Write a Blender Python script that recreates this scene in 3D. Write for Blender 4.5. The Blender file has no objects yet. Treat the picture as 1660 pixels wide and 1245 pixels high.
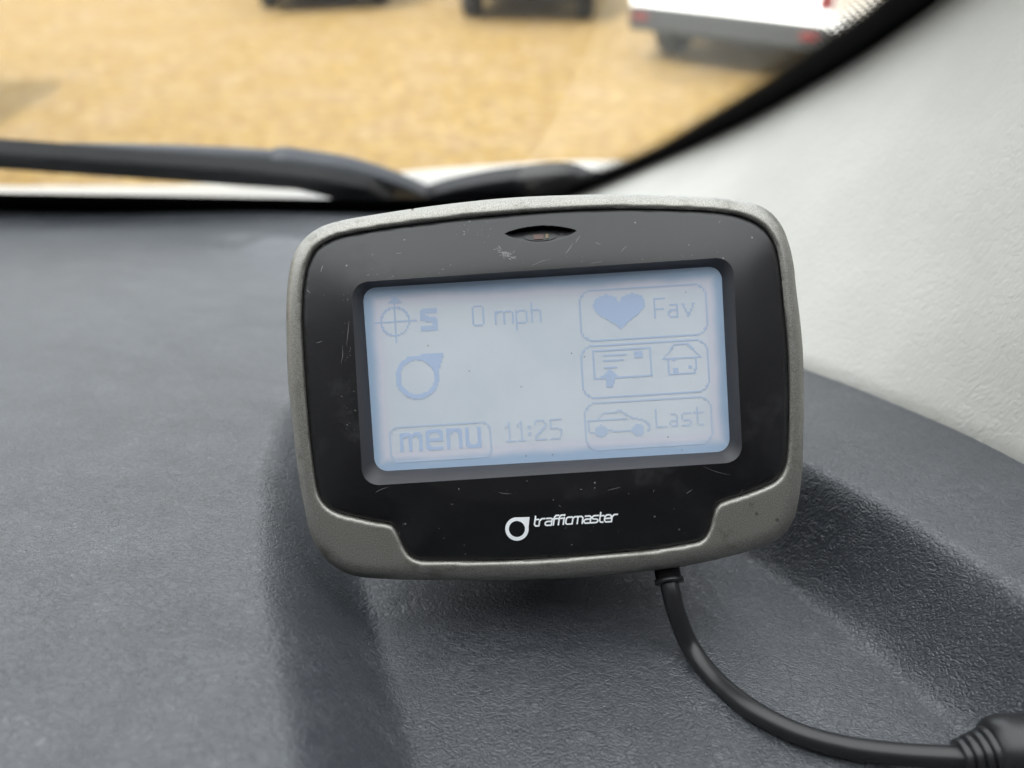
import bpy, bmesh, math, random
import numpy as np
from mathutils import Vector, Matrix
from mathutils.geometry import delaunay_2d_cdt

random.seed(7)
rng = np.random.default_rng(7)
SC = bpy.context.scene
COL = SC.collection
R = math.radians

# ------------------------------------------------------------------ camera
H = 1.95                      # eye height above the gravel (m)
PITCH = R(36)
D = 0.18                      # distance to the face of the device (focus)
F = 1247.0                    # focal length in pixels of the 1660 wide photo
cam_d = bpy.data.cameras.new('camera')
cam = bpy.data.objects.new('camera', cam_d)
COL.objects.link(cam)
cam.location = (0, 0, H)
cam.rotation_euler = (math.pi/2 - PITCH, 0, 0)
cam_d.sensor_width = 36
cam_d.lens = 36*F/1660
cam_d.clip_start = 0.01
cam_d.clip_end = 400
cam_d.dof.use_dof = True
cam_d.dof.focus_distance = 0.1815
cam_d.dof.aperture_fstop = 8.6
SC.camera = cam

# ------------------------------------------------------------------ light
SUN_EL, SUN_AZ = 35, 206      # azimuth clockwise from +y (ahead); behind and to the left
ADDED_CLOUD = 7.0                   # bright cloud added overhead to light the dash, in the sky texture's own units
world = bpy.data.worlds.new('World')
SC.world = world
world.use_nodes = True
wn = world.node_tree
for n in list(wn.nodes): wn.nodes.remove(n)
sky = wn.nodes.new('ShaderNodeTexSky')
sky.sky_type = 'NISHITA'
sky.sun_disc = False
sky.sun_elevation = R(SUN_EL)
sky.sun_rotation = R(SUN_AZ)
sky.air_density = 1.0
sky.dust_density = 3.0
sky.ozone_density = 1.0
bg = wn.nodes.new('ShaderNodeBackground')
bg.inputs['Strength'].default_value = 0.15
wo = wn.nodes.new('ShaderNodeOutputWorld')
veil = wn.nodes.new('ShaderNodeHueSaturation')      # thin white cloud over the blue
veil.inputs['Saturation'].default_value = 0.24
wn.links.new(sky.outputs[0], veil.inputs['Color'])
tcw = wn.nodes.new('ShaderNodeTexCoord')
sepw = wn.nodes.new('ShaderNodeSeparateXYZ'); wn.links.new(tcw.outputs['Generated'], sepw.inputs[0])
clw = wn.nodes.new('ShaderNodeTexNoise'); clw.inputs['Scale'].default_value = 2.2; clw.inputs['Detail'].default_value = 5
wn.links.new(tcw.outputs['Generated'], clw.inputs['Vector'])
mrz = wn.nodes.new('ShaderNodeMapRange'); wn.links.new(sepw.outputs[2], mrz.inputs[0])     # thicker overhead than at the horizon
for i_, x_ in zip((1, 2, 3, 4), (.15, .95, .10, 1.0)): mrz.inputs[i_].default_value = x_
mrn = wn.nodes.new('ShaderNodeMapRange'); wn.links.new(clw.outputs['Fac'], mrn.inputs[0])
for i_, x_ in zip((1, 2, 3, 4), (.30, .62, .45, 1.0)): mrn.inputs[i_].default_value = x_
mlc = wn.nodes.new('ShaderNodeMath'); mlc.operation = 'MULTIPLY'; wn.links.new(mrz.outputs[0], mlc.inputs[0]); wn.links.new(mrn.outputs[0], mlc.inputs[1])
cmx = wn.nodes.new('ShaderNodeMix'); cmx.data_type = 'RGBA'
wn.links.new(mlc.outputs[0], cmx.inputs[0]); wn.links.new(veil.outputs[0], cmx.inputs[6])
cmx.inputs[7].default_value = (ADDED_CLOUD*.97, ADDED_CLOUD*.99, ADDED_CLOUD, 1)
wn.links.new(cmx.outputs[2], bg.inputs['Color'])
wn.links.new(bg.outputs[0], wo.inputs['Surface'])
sun_d = bpy.data.lights.new('sun', 'SUN')
sun_d.energy = 2.15
sun_d.angle = R(0.53)
sun_d.color = (1.0, 0.94, 0.84)
sun = bpy.data.objects.new('sun', sun_d)
COL.objects.link(sun)
az, el = R(SUN_AZ), R(SUN_EL)
to_sun = Vector((math.sin(az)*math.cos(el), math.cos(az)*math.cos(el), math.sin(el)))
sun.rotation_euler = to_sun.to_track_quat('Z', 'Y').to_euler()
SC.view_settings.view_transform = 'Standard'
SC.view_settings.look = 'None'
SC.view_settings.exposure = 2.12
SC.view_settings.gamma = 1
SC.view_settings.use_curve_mapping = False
SC.cycles.use_denoising = True
SC.cycles.max_bounces = 8

# ------------------------------------------------------------------ geometry helpers
RIGHT = np.array([1.0, 0, 0])
UP = np.array([0, math.sin(PITCH), math.cos(PITCH)])
FWD = np.array([0, math.cos(PITCH), -math.sin(PITCH)])
CAM = np.array([0, 0, H])

def ray(px, py):
    return RIGHT*((px-830)/F) + UP*((622.5-py)/F) + FWD
def P(px, py, t):
    return CAM + ray(px, py)*t
def hit(px, py, plane):
    """point of a plane n.p = d seen along one line of sight of the survey photo"""
    n, d = plane
    r = ray(px, py)
    return CAM + r*((d - n @ CAM)/(n @ r))

SLOPE, Z0 = 0.22, -0.130
def dash_z(y): return H + Z0 - SLOPE*(y-0.1)
DASH = (np.array([0, SLOPE, 1.0]), H + Z0 + SLOPE*0.1)
TRAY = 0.031
FLOOR = (DASH[0], DASH[1]-TRAY)
base = hit(300, 338, DASH)
K = 0.9                                      # rake of the windscreen
GN = np.array([0, K, 1.0]); GN = GN/np.linalg.norm(GN)
GLASS = (GN, GN @ base)
def fl_pt(px, py, r): return hit(px, py, (FLOOR[0], FLOOR[1]+r*np.linalg.norm(FLOOR[0])))
def glass_off(o): return (GN, GLASS[1]+o)

def catmull(pts, n=8, closed=False):
    pts = [np.array(p, float) for p in pts]
    out = []
    N = len(pts)
    rngi = range(N if closed else N-1)
    for i in rngi:
        if closed:
            p0, p1, p2, p3 = pts[i-1], pts[i], pts[(i+1) % N], pts[(i+2) % N]
        else:
            p1, p2 = pts[i], pts[i+1]
            p0 = pts[i-1] if i > 0 else 2*p1-p2
            p3 = pts[i+2] if i+2 < N else 2*p2-p1
        for k in range(n):
            t = k/n
            out.append(0.5*((2*p1)+(-p0+p2)*t+(2*p0-5*p1+4*p2-p3)*t*t+(-p0+3*p1-3*p2+p3)*t**3))
    if not closed: out.append(pts[-1])
    return np.array(out)

def resample(pts, n, closed=False):
    pts = np.array(pts, float)
    if closed: pts = np.vstack([pts, pts[:1]])
    seg = np.linalg.norm(np.diff(pts, axis=0), axis=1)
    s = np.concatenate([[0], np.cumsum(seg)])
    t = np.linspace(0, s[-1], n+1 if closed else n)
    if closed: t = t[:-1]
    return np.stack([np.interp(t, s, pts[:, k]) for k in range(pts.shape[1])], axis=1)

def dist_poly(q, poly, closed=True):
    q = np.asarray(q, float); best = np.full(len(q), 1e9)
    N = len(poly)
    for i in range(N if closed else N-1):
        a, b = poly[i], poly[(i+1) % N]
        ab = b-a; L = ab @ ab
        if L < 1e-18: continue
        t = np.clip(((q-a) @ ab)/L, 0, 1)
        d = np.linalg.norm(q-(a+t[:, None]*ab), axis=1)
        best = np.minimum(best, d)
    return best

def inside(q, poly):
    q = np.asarray(q, float); c = np.zeros(len(q), bool)
    N = len(poly)
    for i in range(N):
        x1, y1 = poly[i]; x2, y2 = poly[(i+1) % N]
        m = ((y1 > q[:, 1]) != (y2 > q[:, 1]))
        if y1 == y2: continue
        xs = (x2-x1)*(q[:, 1]-y1)/(y2-y1)+x1
        c ^= m & (q[:, 0] < xs)
    return c

def sstep(a, b, x):
    t = np.clip((x-a)/(b-a), 0, 1)
    return t*t*(3-2*t)

def mesh_obj(name, verts, faces, m=None, parent=None, smooth=True, origin=None):
    v = np.asarray(verts, float)
    if origin is not None: v = v-np.asarray(origin)
    me = bpy.data.meshes.new(name)
    me.from_pydata([tuple(p) for p in v], [], [tuple(int(i) for i in f) for f in faces])
    bm = bmesh.new(); bm.from_mesh(me)
    bmesh.ops.recalc_face_normals(bm, faces=bm.faces)
    bm.to_mesh(me); bm.free()
    if smooth:
        for p in me.polygons: p.use_smooth = True
    me.update()
    o = bpy.data.objects.new(name, me)
    COL.objects.link(o)
    if m: me.materials.append(m)
    if parent: o.parent = parent
    elif origin is not None: o.location = origin
    return o

def root(name, label, cat, loc=(0, 0, 0), group=None):
    o = bpy.data.objects.new(name, None); COL.objects.link(o)
    o.location = loc; o.empty_display_size = 0.05
    return tag(o, label, cat, group)
def tag(o, label, cat, group=None):
    o['label'] = label; o['category'] = cat
    if group: o['group'] = group
    return o

def grid_faces(nu, nv, closed_u=False):
    f = []
    for i in range(nu if closed_u else nu-1):
        for j in range(nv-1):
            a = i*nv+j; b = ((i+1) % nu)*nv+j
            f.append((a, b, b+1, a+1))
    return f

def loft(rows, closed=False):
    """rows: list of equally long point lists"""
    nv = len(rows[0]); v = np.vstack(rows)
    f = []
    for i in range(len(rows)-1):
        for j in range(nv if closed else nv-1):
            f.append((i*nv+j, i*nv+(j+1) % nv, (i+1)*nv+(j+1) % nv, (i+1)*nv+j))
    return v, f

def tube(path, rad, nseg=16, cap=True):
    path = np.asarray(path, float); n = len(path)
    rad = np.full(n, rad) if np.isscalar(rad) else np.asarray(rad)
    tan = np.gradient(path, axis=0)
    tan /= np.linalg.norm(tan, axis=1)[:, None]
    ref = np.array([0, 0, 1.0])
    if abs(tan[0] @ ref) > .9: ref = np.array([1.0, 0, 0])
    u = ref-tan[0]*(ref @ tan[0]); u /= np.linalg.norm(u)
    V = []
    for i in range(n):
        u = u-tan[i]*(u @ tan[i]); u /= np.linalg.norm(u)
        w = np.cross(tan[i], u)
        for k in range(nseg):
            a = 2*math.pi*k/nseg
            V.append(path[i]+rad[i]*(math.cos(a)*u+math.sin(a)*w))
    Fc = []
    for i in range(n-1):
        for k in range(nseg):
            Fc.append((i*nseg+k, i*nseg+(k+1) % nseg, (i+1)*nseg+(k+1) % nseg, (i+1)*nseg+k))
    if cap:
        Fc.append(tuple(range(nseg))[::-1]); Fc.append(tuple((n-1)*nseg+k for k in range(nseg)))
    return np.array(V), Fc

class MB:
    """collects pieces into one mesh"""
    def __init__(s): s.v = []; s.f = []
    def add(s, v, f):
        o = len(s.v); s.v += [tuple(p) for p in v]; s.f += [tuple(i+o for i in q) for q in f]; return s
    def box(s, lo, hi):
        x0, y0, z0 = lo; x1, y1, z1 = hi
        return s.add([(x0,y0,z0),(x1,y0,z0),(x1,y1,z0),(x0,y1,z0),(x0,y0,z1),(x1,y0,z1),(x1,y1,z1),(x0,y1,z1)],
                     [(0,3,2,1),(4,5,6,7),(0,1,5,4),(1,2,6,5),(2,3,7,6),(3,0,4,7)])

def bevel(o, w, seg=3, angle=30):
    b = o.modifiers.new('bevel', 'BEVEL'); b.width = w; b.segments = seg; b.limit_method = 'ANGLE'; b.angle_limit = R(angle)
    return o

# ------------------------------------------------------------------ materials
def mat(name):
    m = bpy.data.materials.new(name); m.use_nodes = True
    nt = m.node_tree
    return m, nt, nt.nodes['Principled BSDF']
def nd(nt, t, **kw):
    n = nt.nodes.new(t)
    for k, v in kw.items():
        if k.startswith('i_'): n.inputs[k[2:].replace('_', ' ')].default_value = v
        else: setattr(n, k, v)
    return n
def ln(nt, a, b): nt.links.new(a, b)
def coords(nt, scale=(1, 1, 1), rot=(0, 0, 0)):
    tc = nd(nt, 'ShaderNodeTexCoord'); mp = nd(nt, 'ShaderNodeMapping')
    mp.inputs['Scale'].default_value = scale; mp.inputs['Rotation'].default_value = rot
    ln(nt, tc.outputs['Object'], mp.inputs['Vector'])
    return mp.outputs['Vector']
def noise(nt, vec, scale, detail=4, rough=.55):
    n = nd(nt, 'ShaderNodeTexNoise'); n.inputs['Scale'].default_value = scale
    n.inputs['Detail'].default_value = detail; n.inputs['Roughness'].default_value = rough
    ln(nt, vec, n.inputs['Vector']); return n.outputs['Fac']
def maprange(nt, v, a, b, c=0., d=1.):
    n = nd(nt, 'ShaderNodeMapRange'); n.interpolation_type = 'SMOOTHSTEP'
    for i, x in zip((1, 2, 3, 4), (a, b, c, d)): n.inputs[i].default_value = x
    ln(nt, v, n.inputs[0]); return n.outputs[0]
def math_n(nt, op, a, b=None, c=None):
    n = nd(nt, 'ShaderNodeMath', operation=op)
    for i, x in enumerate((a, b, c)):
        if x is None: continue
        if isinstance(x, (int, float)): n.inputs[i].default_value = x
        else: ln(nt, x, n.inputs[i])
    return n.outputs[0]
def mixc(nt, fac, a, b):
    n = nd(nt, 'ShaderNodeMix', data_type='RGBA')
    if isinstance(fac, (int, float)): n.inputs[0].default_value = fac
    else: ln(nt, fac, n.inputs[0])
    for i, x in ((6, a), (7, b)):
        if isinstance(x, tuple): n.inputs[i].default_value = (*x, 1)
        else: ln(nt, x, n.inputs[i])
    return n.outputs[2]
def bump(nt, h, dist, strength=1.0, prev=None):
    b = nd(nt, 'ShaderNodeBump'); b.inputs['Strength'].default_value = strength; b.inputs['Distance'].default_value = dist
    ln(nt, h, b.inputs['Height'])
    if prev is not None: ln(nt, prev, b.inputs['Normal'])
    return b.outputs['Normal']
def simple(name, col, rough=.5, metal=0., spec=.5, emit=None):
    m, nt, p = mat(name)
    p.inputs['Base Color'].default_value = (*col, 1); p.inputs['Roughness'].default_value = rough
    p.inputs['Metallic'].default_value = metal; p.inputs['Specular IOR Level'].default_value = spec
    return m

def leather(name, c0, c1, dust, rough, spec, cell, height, stretch=(1, 1, 1), rot=0., dust_amt=.5, crease=.4, sheen=0.):
    """moulded leather-grain vinyl: warped cells with creases, worn pale on its ridges"""
    m, nt, p = mat(name)
    v = coords(nt, stretch, (0, 0, rot))
    wn_ = nd(nt, 'ShaderNodeTexNoise'); wn_.inputs['Scale'].default_value = 1/(cell*3.2); wn_.inputs['Detail'].default_value = 3
    ln(nt, v, wn_.inputs['Vector'])
    vm = nd(nt, 'ShaderNodeVectorMath', operation='MULTIPLY_ADD')
    ln(nt, wn_.outputs['Color'], vm.inputs[0]); vm.inputs[1].default_value = (cell*2.6,)*3; ln(nt, v, vm.inputs[2])
    def vor(sc):
        a = nd(nt, 'ShaderNodeTexVoronoi', feature='DISTANCE_TO_EDGE'); a.inputs['Scale'].default_value = sc
        ln(nt, vm.outputs[0], a.inputs['Vector']); return a.outputs['Distance']
    e1 = maprange(nt, vor(1/cell), 0, .32)
    e2 = maprange(nt, vor(1/(cell*2.3)), 0, .16)
    fine = noise(nt, v, 1/(cell*.55), 4, .65)
    med = noise(nt, v, 1/(cell*5), 5, .6)
    e1m = math_n(nt, 'MULTIPLY', e1, maprange(nt, med, .3, .7, .35, 1.))
    h = math_n(nt, 'ADD', math_n(nt, 'MULTIPLY', e1m, .55), math_n(nt, 'MULTIPLY', e2, .35))
    h = math_n(nt, 'ADD', h, math_n(nt, 'MULTIPLY', fine, .55))
    # long wandering creases whose direction drifts over the skin
    lw = nd(nt, 'ShaderNodeTexNoise'); lw.inputs['Scale'].default_value = 22; lw.inputs['Detail'].default_value = 2; ln(nt, v, lw.inputs['Vector'])
    va = nd(nt, 'ShaderNodeVectorMath', operation='MULTIPLY_ADD'); ln(nt, lw.outputs['Color'], va.inputs[0]); va.inputs[1].default_value = (.03, .03, .0); ln(nt, v, va.inputs[2])
    mp2 = nd(nt, 'ShaderNodeMapping'); mp2.inputs['Rotation'].default_value = (0, 0, R(35)); mp2.inputs['Scale'].default_value = (1, 2.6, 1); ln(nt, va.outputs[0], mp2.inputs['Vector'])
    rn = noise(nt, mp2.outputs[0], 1/(cell*3.4), 3, .6)
    ridge = maprange(nt, math_n(nt, 'ABSOLUTE', math_n(nt, 'SUBTRACT', rn, .5)), .0, .07, 1., 0.)
    h = math_n(nt, 'ADD', h, math_n(nt, 'MULTIPLY', ridge, crease))
    n1 = bump(nt, h, height, 1.0)
    cb = mixc(nt, maprange(nt, noise(nt, v, 14, 5, .6), .3, .7), c0, c1)
    # dust caught and rubbed pale along the crests, in drifts
    dr = math_n(nt, 'MULTIPLY', maprange(nt, h, .80, 1.12), maprange(nt, noise(nt, v, 60, 4, .7), .42, .75))
    col = mixc(nt, math_n(nt, 'MULTIPLY', dr, dust_amt), cb, dust)
    pale = math_n(nt, 'MULTIPLY', math_n(nt, 'MULTIPLY', ridge, maprange(nt, fine, .4, .62)), maprange(nt, noise(nt, v, 38, 5, .7), .46, .74))
    col = mixc(nt, math_n(nt, 'MULTIPLY', pale, dust_amt*.55), col, dust)
    p.inputs['Sheen Weight'].default_value = sheen; p.inputs['Sheen Roughness'].default_value = .35
    p.inputs['Sheen Tint'].default_value = (.86, .92, 1, 1)
    # single specks
    sp = nd(nt, 'ShaderNodeTexVoronoi', feature='F1'); sp.inputs['Scale'].default_value = 260; ln(nt, v, sp.inputs['Vector'])
    spk = math_n(nt, 'MULTIPLY', math_n(nt, 'LESS_THAN', sp.outputs['Distance'], .07), math_n(nt, 'GREATER_THAN', nd_sep(nt, sp.outputs['Color']), .86))
    col = mixc(nt, math_n(nt, 'MULTIPLY', spk, .55), col, dust)
    ln(nt, col, p.inputs['Base Color'])
    ln(nt, maprange(nt, fine, .3, .7, rough-.06, rough+.08), p.inputs['Roughness'])
    p.inputs['Specular IOR Level'].default_value = spec
    ln(nt, n1, p.inputs['Normal'])
    return m
def nd_sep(nt, c):
    s = nd(nt, 'ShaderNodeSeparateColor'); ln(nt, c, s.inputs[0]); return s.outputs[0]

M = {}
M['dash'] = leather('dash vinyl', (.033, .037, .044), (.040, .044, .052), (.30, .31, .33), .355, .85, .00108, .00021, (1.0, 1.25, 1), R(28), .24, .42, .08)
M['trim'] = leather('pale pillar vinyl', (.425, .42, .388), (.485, .478, .445), (.52, .515, .49), .62, .3, .0019, .00013, (1, 1, .75), .2, .3)

def silver_paint():
    m, nt, p = mat('worn silver paint')
    v = coords(nt)
    fl = noise(nt, v, 4200, 2, .6); big = noise(nt, v, 160, 5, .65)
    c = mixc(nt, maprange(nt, fl, .3, .7), (.20, .193, .172), (.37, .362, .335))
    c = mixc(nt, maprange(nt, big, .55, .72, 0, .55), c, (.13, .123, .105))
    vo = nd(nt, 'ShaderNodeTexVoronoi', feature='F1'); vo.inputs['Scale'].default_value = 210; ln(nt, v, vo.inputs['Vector'])
    s = math_n(nt, 'MULTIPLY', math_n(nt, 'LESS_THAN', vo.outputs['Distance'], .10), math_n(nt, 'GREATER_THAN', nd_sep(nt, vo.outputs['Color']), .86))
    c = mixc(nt, math_n(nt, 'MULTIPLY', s, .6), c, (.06, .05, .045))
    ln(nt, c, p.inputs['Base Color'])
    p.inputs['Metallic'].default_value = .75; p.inputs['Roughness'].default_value = .43
    ln(nt, bump(nt, fl, .00003, .6), p.inputs['Normal'])
    return m
M['silver'] = silver_paint()

def black_plastic():
    m, nt, p = mat('scuffed black plastic')
    v = coords(nt)
    n = noise(nt, v, 2600, 3, .6)
    scuff = maprange(nt, noise(nt, v, 55, 6, .75), .50, .74)
    # hair scratches: stretched noise, thresholded
    v2 = coords(nt, (240, 2600, 800), (0, 0, .9)); s1 = maprange(nt, noise(nt, v2, 1, 2, .5), .74, .80)
    v3 = coords(nt, (2400, 300, 800), (0, 0, .5)); s2 = maprange(nt, noise(nt, v3, 1, 2, .5), .75, .80)
    gate = maprange(nt, noise(nt, v, 75, 4, .6), .52, .66)
    sc = math_n(nt, 'MULTIPLY', math_n(nt, 'MAXIMUM', s1, s2), gate)
    c = mixc(nt, scuff, (.0075, .0075, .0085), (.016, .016, .017))
    c = mixc(nt, math_n(nt, 'MULTIPLY', sc, .5), c, (.16, .16, .16))
    vo = nd(nt, 'ShaderNodeTexVoronoi', feature='F1'); vo.inputs['Scale'].default_value = 520; ln(nt, v, vo.inputs['Vector'])
    s = math_n(nt, 'MULTIPLY', math_n(nt, 'LESS_THAN', vo.outputs['Distance'], .12), math_n(nt, 'GREATER_THAN', nd_sep(nt, vo.outputs['Color']), .93))
    c = mixc(nt, math_n(nt, 'MULTIPLY', s, .6), c, (.30, .29, .27))
    ln(nt, c, p.inputs['Base Color'])
    ln(nt, maprange(nt, scuff, 0, 1, .36, .50), p.inputs['Roughness'])
    p.inputs['Specular IOR Level'].default_value = .5
    ln(nt, bump(nt, n, .00002, .7), p.inputs['Normal'])
    return m
M['black'] = black_plastic()
M['recess'] = simple('recess plastic', (.035, .035, .040), .5)
M['groove'] = simple('groove', (.006, .006, .006), .7)
M['shell'] = simple('rear shell plastic', (.05, .05, .05), .5)
M['logo'] = simple('backlit white logo', (.86, .88, .90), .5)
_p = M['logo'].node_tree.nodes['Principled BSDF']; _p.inputs['Emission Color'].default_value = (.9, .97, 1, 1); _p.inputs['Emission Strength'].default_value = .06
M['hole'] = simple('sensor cavity', (.004, .004, .004), .4)
M['sensor'] = simple('sensor part', (.05, .014, .008), .35)
M['lens_clear'] = simple('sensor lead', (.10, .07, .025), .4)
M['scuff'] = simple('scuffed edge', (.22, .22, .22), .7)
M['cable'] = simple('cable rubber', (.014, .014, .015), .36)
M['frit'] = simple('black glass enamel', (.006, .006, .007), .6, 0, .15)
M['wiper'] = simple('wiper arm paint', (.060, .065, .075), .5)
M['rubber'] = simple('black rubber', (.008, .008, .008), .6, 0, .3)
M['cowl'] = simple('glossy black cowl', (.012, .012, .013), .22)
M['white_paint'] = simple('white paint', (.78, .79, .79), .25)
M['bonnet_paint'] = simple('greyed white paint', (.36, .355, .34), .4)  # white toned down to a warm grey
M['headliner'] = simple('headliner', (.14, .14, .135), .9)

def lcd_material(hw, hh):
    m, nt, p = mat('display glass')
    tc = nd(nt, 'ShaderNodeTexCoord'); sp = nd(nt, 'ShaderNodeSeparateXYZ'); ln(nt, tc.outputs['Object'], sp.inputs[0])
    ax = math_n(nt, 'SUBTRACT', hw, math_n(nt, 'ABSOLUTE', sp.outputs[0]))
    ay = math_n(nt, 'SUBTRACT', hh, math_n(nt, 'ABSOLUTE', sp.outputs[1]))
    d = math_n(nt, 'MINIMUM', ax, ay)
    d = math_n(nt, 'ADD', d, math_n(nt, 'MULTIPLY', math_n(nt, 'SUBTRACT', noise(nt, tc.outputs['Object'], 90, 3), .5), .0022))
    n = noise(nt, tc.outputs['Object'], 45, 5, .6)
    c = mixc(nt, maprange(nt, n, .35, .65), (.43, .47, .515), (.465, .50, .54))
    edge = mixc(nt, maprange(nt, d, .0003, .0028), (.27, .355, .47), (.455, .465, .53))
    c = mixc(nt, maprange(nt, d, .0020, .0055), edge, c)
    vo = nd(nt, 'ShaderNodeTexVoronoi', feature='F1'); vo.inputs['Scale'].default_value = 330; ln(nt, tc.outputs['Object'], vo.inputs['Vector'])
    s = math_n(nt, 'MULTIPLY', math_n(nt, 'LESS_THAN', vo.outputs['Distance'], .06), math_n(nt, 'GREATER_THAN', nd_sep(nt, vo.outputs['Color']), .88))
    c = mixc(nt, math_n(nt, 'MULTIPLY', s, .7), c, (.12, .12, .13))
    ln(nt, c, p.inputs['Base Color']); p.inputs['Roughness'].default_value = .32
    p.inputs['Specular IOR Level'].default_value = .4
    ln(nt, c, p.inputs['Emission Color']); p.inputs['Emission Strength'].default_value = .045
    return m

def gravel_material():
    m, nt, p = mat('golden gravel')
    v = coords(nt)
    st = nd(nt, 'ShaderNodeTexVoronoi', feature='F1'); st.inputs['Scale'].default_value = 38; ln(nt, v, st.inputs['Vector'])
    st2 = nd(nt, 'ShaderNodeTexVoronoi', feature='F1'); st2.inputs['Scale'].default_value = 17; ln(nt, v, st2.inputs['Vector'])
    r = nd(nt, 'ShaderNodeValToRGB')
    e = r.color_ramp.elements
    e[0].position = 0; e[0].color = (0.115, 0.066, 0.012, 1); e[1].position = 1; e[1].color = (0.275, 0.194, 0.056, 1)
    for pos, c in ((.3, (0.173, 0.106, 0.020, 1)), (.6, (0.221, 0.139, 0.029, 1)), (.82, (0.200, 0.153, 0.062, 1))):
        k = e.new(pos); k.color = c
    mx = math_n(nt, 'ADD', math_n(nt, 'MULTIPLY', nd_sep(nt, st.outputs['Color']), .45), math_n(nt, 'MULTIPLY', nd_sep(nt, st2.outputs['Color']), .55))
    ln(nt, mx, r.inputs[0])
    c = mixc(nt, maprange(nt, noise(nt, v, 1.6, 6, .65), .42, .68, 0, .55), r.outputs[0], (0.231, 0.169, 0.097))
    c = mixc(nt, maprange(nt, noise(nt, v, .7, 5, .6), .5, .75, 0, .4), c, (0.240, 0.162, 0.044))
    c = mixc(nt, maprange(nt, noise(nt, v, 8, 4, .7), .40, .60, .55, 0), c, (.11, .060, .017))
    c = mixc(nt, maprange(nt, noise(nt, v, 5, 4, .7), .52, .68, 0, .5), c, (.27, .20, .11))
    ln(nt, c, p.inputs['Base Color']); p.inputs['Roughness'].default_value = .9
    ln(nt, bump(nt, st.outputs['Distance'], .012, .8), p.inputs['Normal'])
    return m
M['gravel'] = gravel_material()

def glass_material():
    m = bpy.data.materials.new('windscreen glass'); m.use_nodes = True
    nt = m.node_tree; nt.nodes.clear()
    out = nd(nt, 'ShaderNodeOutputMaterial'); mx = nd(nt, 'ShaderNodeMixShader')
    tr = nd(nt, 'ShaderNodeBsdfTransparent'); tr.inputs[0].default_value = (.93, .95, .94, 1)
    gl = nd(nt, 'ShaderNodeBsdfGlossy'); gl.inputs['Roughness'].default_value = .02
    ge = nd(nt, 'ShaderNodeNewGeometry'); dt = nd(nt, 'ShaderNodeVectorMath', operation='DOT_PRODUCT')
    ln(nt, ge.outputs['Incoming'], dt.inputs[0]); ln(nt, ge.outputs['Normal'], dt.inputs[1])
    # Schlick's reflectance of a thin pane, both faces
    c1 = math_n(nt, 'SUBTRACT', 1.0, math_n(nt, 'ABSOLUTE', dt.outputs['Value']))
    fr = math_n(nt, 'MULTIPLY_ADD', math_n(nt, 'POWER', c1, 5.0), .9, .10)
    ln(nt, fr, mx.inputs[0]); ln(nt, tr.outputs[0], mx.inputs[1]); ln(nt, gl.outputs[0], mx.inputs[2])
    ln(nt, mx.outputs[0], out.inputs['Surface'])
    return m
M['glass'] = glass_material()

# ------------------------------------------------------------------ ground, and an unseen cabin shell added to shade the dash
gv = [(-150, -150, 0), (150, -150, 0), (150, 150, 0), (-150, 150, 0)]
gr = mesh_obj('gravel_ground', gv, [(0, 1, 2, 3)], M['gravel'], smooth=False)
gr['kind'] = 'structure'
top_z = H+.42
front_y = base[1]-(top_z-base[2])/K
c = MB().box((-1.5, -2.6, top_z), (.80, front_y, top_z+.07))
ceil = mesh_obj('shade_ceiling', c.v, c.f, M['headliner'], smooth=False); ceil['kind'] = 'structure'  # unseen roof, added to keep the sun off the dash
bevel(ceil, .02)
M['cabin'] = simple('cabin lining', (.06, .06, .062), .9)
for nm, lo_, hi_ in (('rear_shade_wall', (-1.5, -1.15, .45), (.80, -1.09, top_z-.002)), ('side_shade_wall', (.74, -1.086, .45), (.80, .30, top_z-.002)), ('side_shade_wall', (-1.56, -1.088, .45), (-1.502, .15, top_z-.002)), ('floor', (-1.5, -1.088, .38), (.738, .9, .448))):
    c = MB().box(lo_, hi_); o_ = mesh_obj(nm, c.v, c.f, M['cabin'], smooth=False); o_['kind'] = 'structure'  # unseen walls and floor, added to darken the space behind the camera

# ------------------------------------------------------------------ dashboard with its moulded tray
rim_px = [(470, 1420), (482, 1245), (468, 1120), (446, 1000), (432, 900), (430, 800), (444, 705), (482, 640), (560, 590), (700, 570),
          (900, 580), (1080, 630), (1220, 705), (1310, 756), (1400, 803), (1480, 848), (1560, 898), (1660, 962), (1780, 1040), (1900, 1130)]
rim = [hit(px, py, DASH)[:2] for px, py in rim_px]
rim = list(catmull(rim, 6))
a, b = rim[-1], rim[0]
rim += [np.array([a[0]+.01, -.12]), np.array([b[0]+.01, -.12])]
rim = np.array(rim)

def axis(lo, hi, flo, fhi, fine, coarse):
    xs = list(np.arange(flo, fhi, fine))
    x = flo
    while x > lo: x -= coarse; xs.append(max(x, lo))
    x = xs[int(np.argmax(xs))]
    x = max(xs)
    while x < hi: x += coarse; xs.append(min(x, hi))
    return np.unique(np.round(xs, 6))
xs = axis(-.85, .34, -.13, .17, .0014, .012)
ys = axis(-.06, base[1]+.045, .0, .24, .0014, .008)
X, Y = np.meshgrid(xs, ys, indexing='ij')
q = np.stack([X.ravel(), Y.ravel()], 1)
dq = dist_poly(q, rim[:-2], closed=False)
ins = inside(q, rim)
sd = np.where(ins, dq, -dq)
w = .022-.006*sstep(-.04, .06, q[:, 0])
r0 = .0035
tw = sd/w
soft = .05*np.log1p(np.exp(np.clip(tw/.05, -40, 40)))-.05*math.log(2)*np.exp(-np.abs(tw)/.1)*0
crisp = 1-(1-np.clip(soft, 0, 1))**1.6
mixr = sstep(.02, .08, q[:, 0])
z = dash_z(q[:, 1])-TRAY*(sstep(-.12, 1.0, tw)*(1-mixr)+crisp*mixr)
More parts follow.
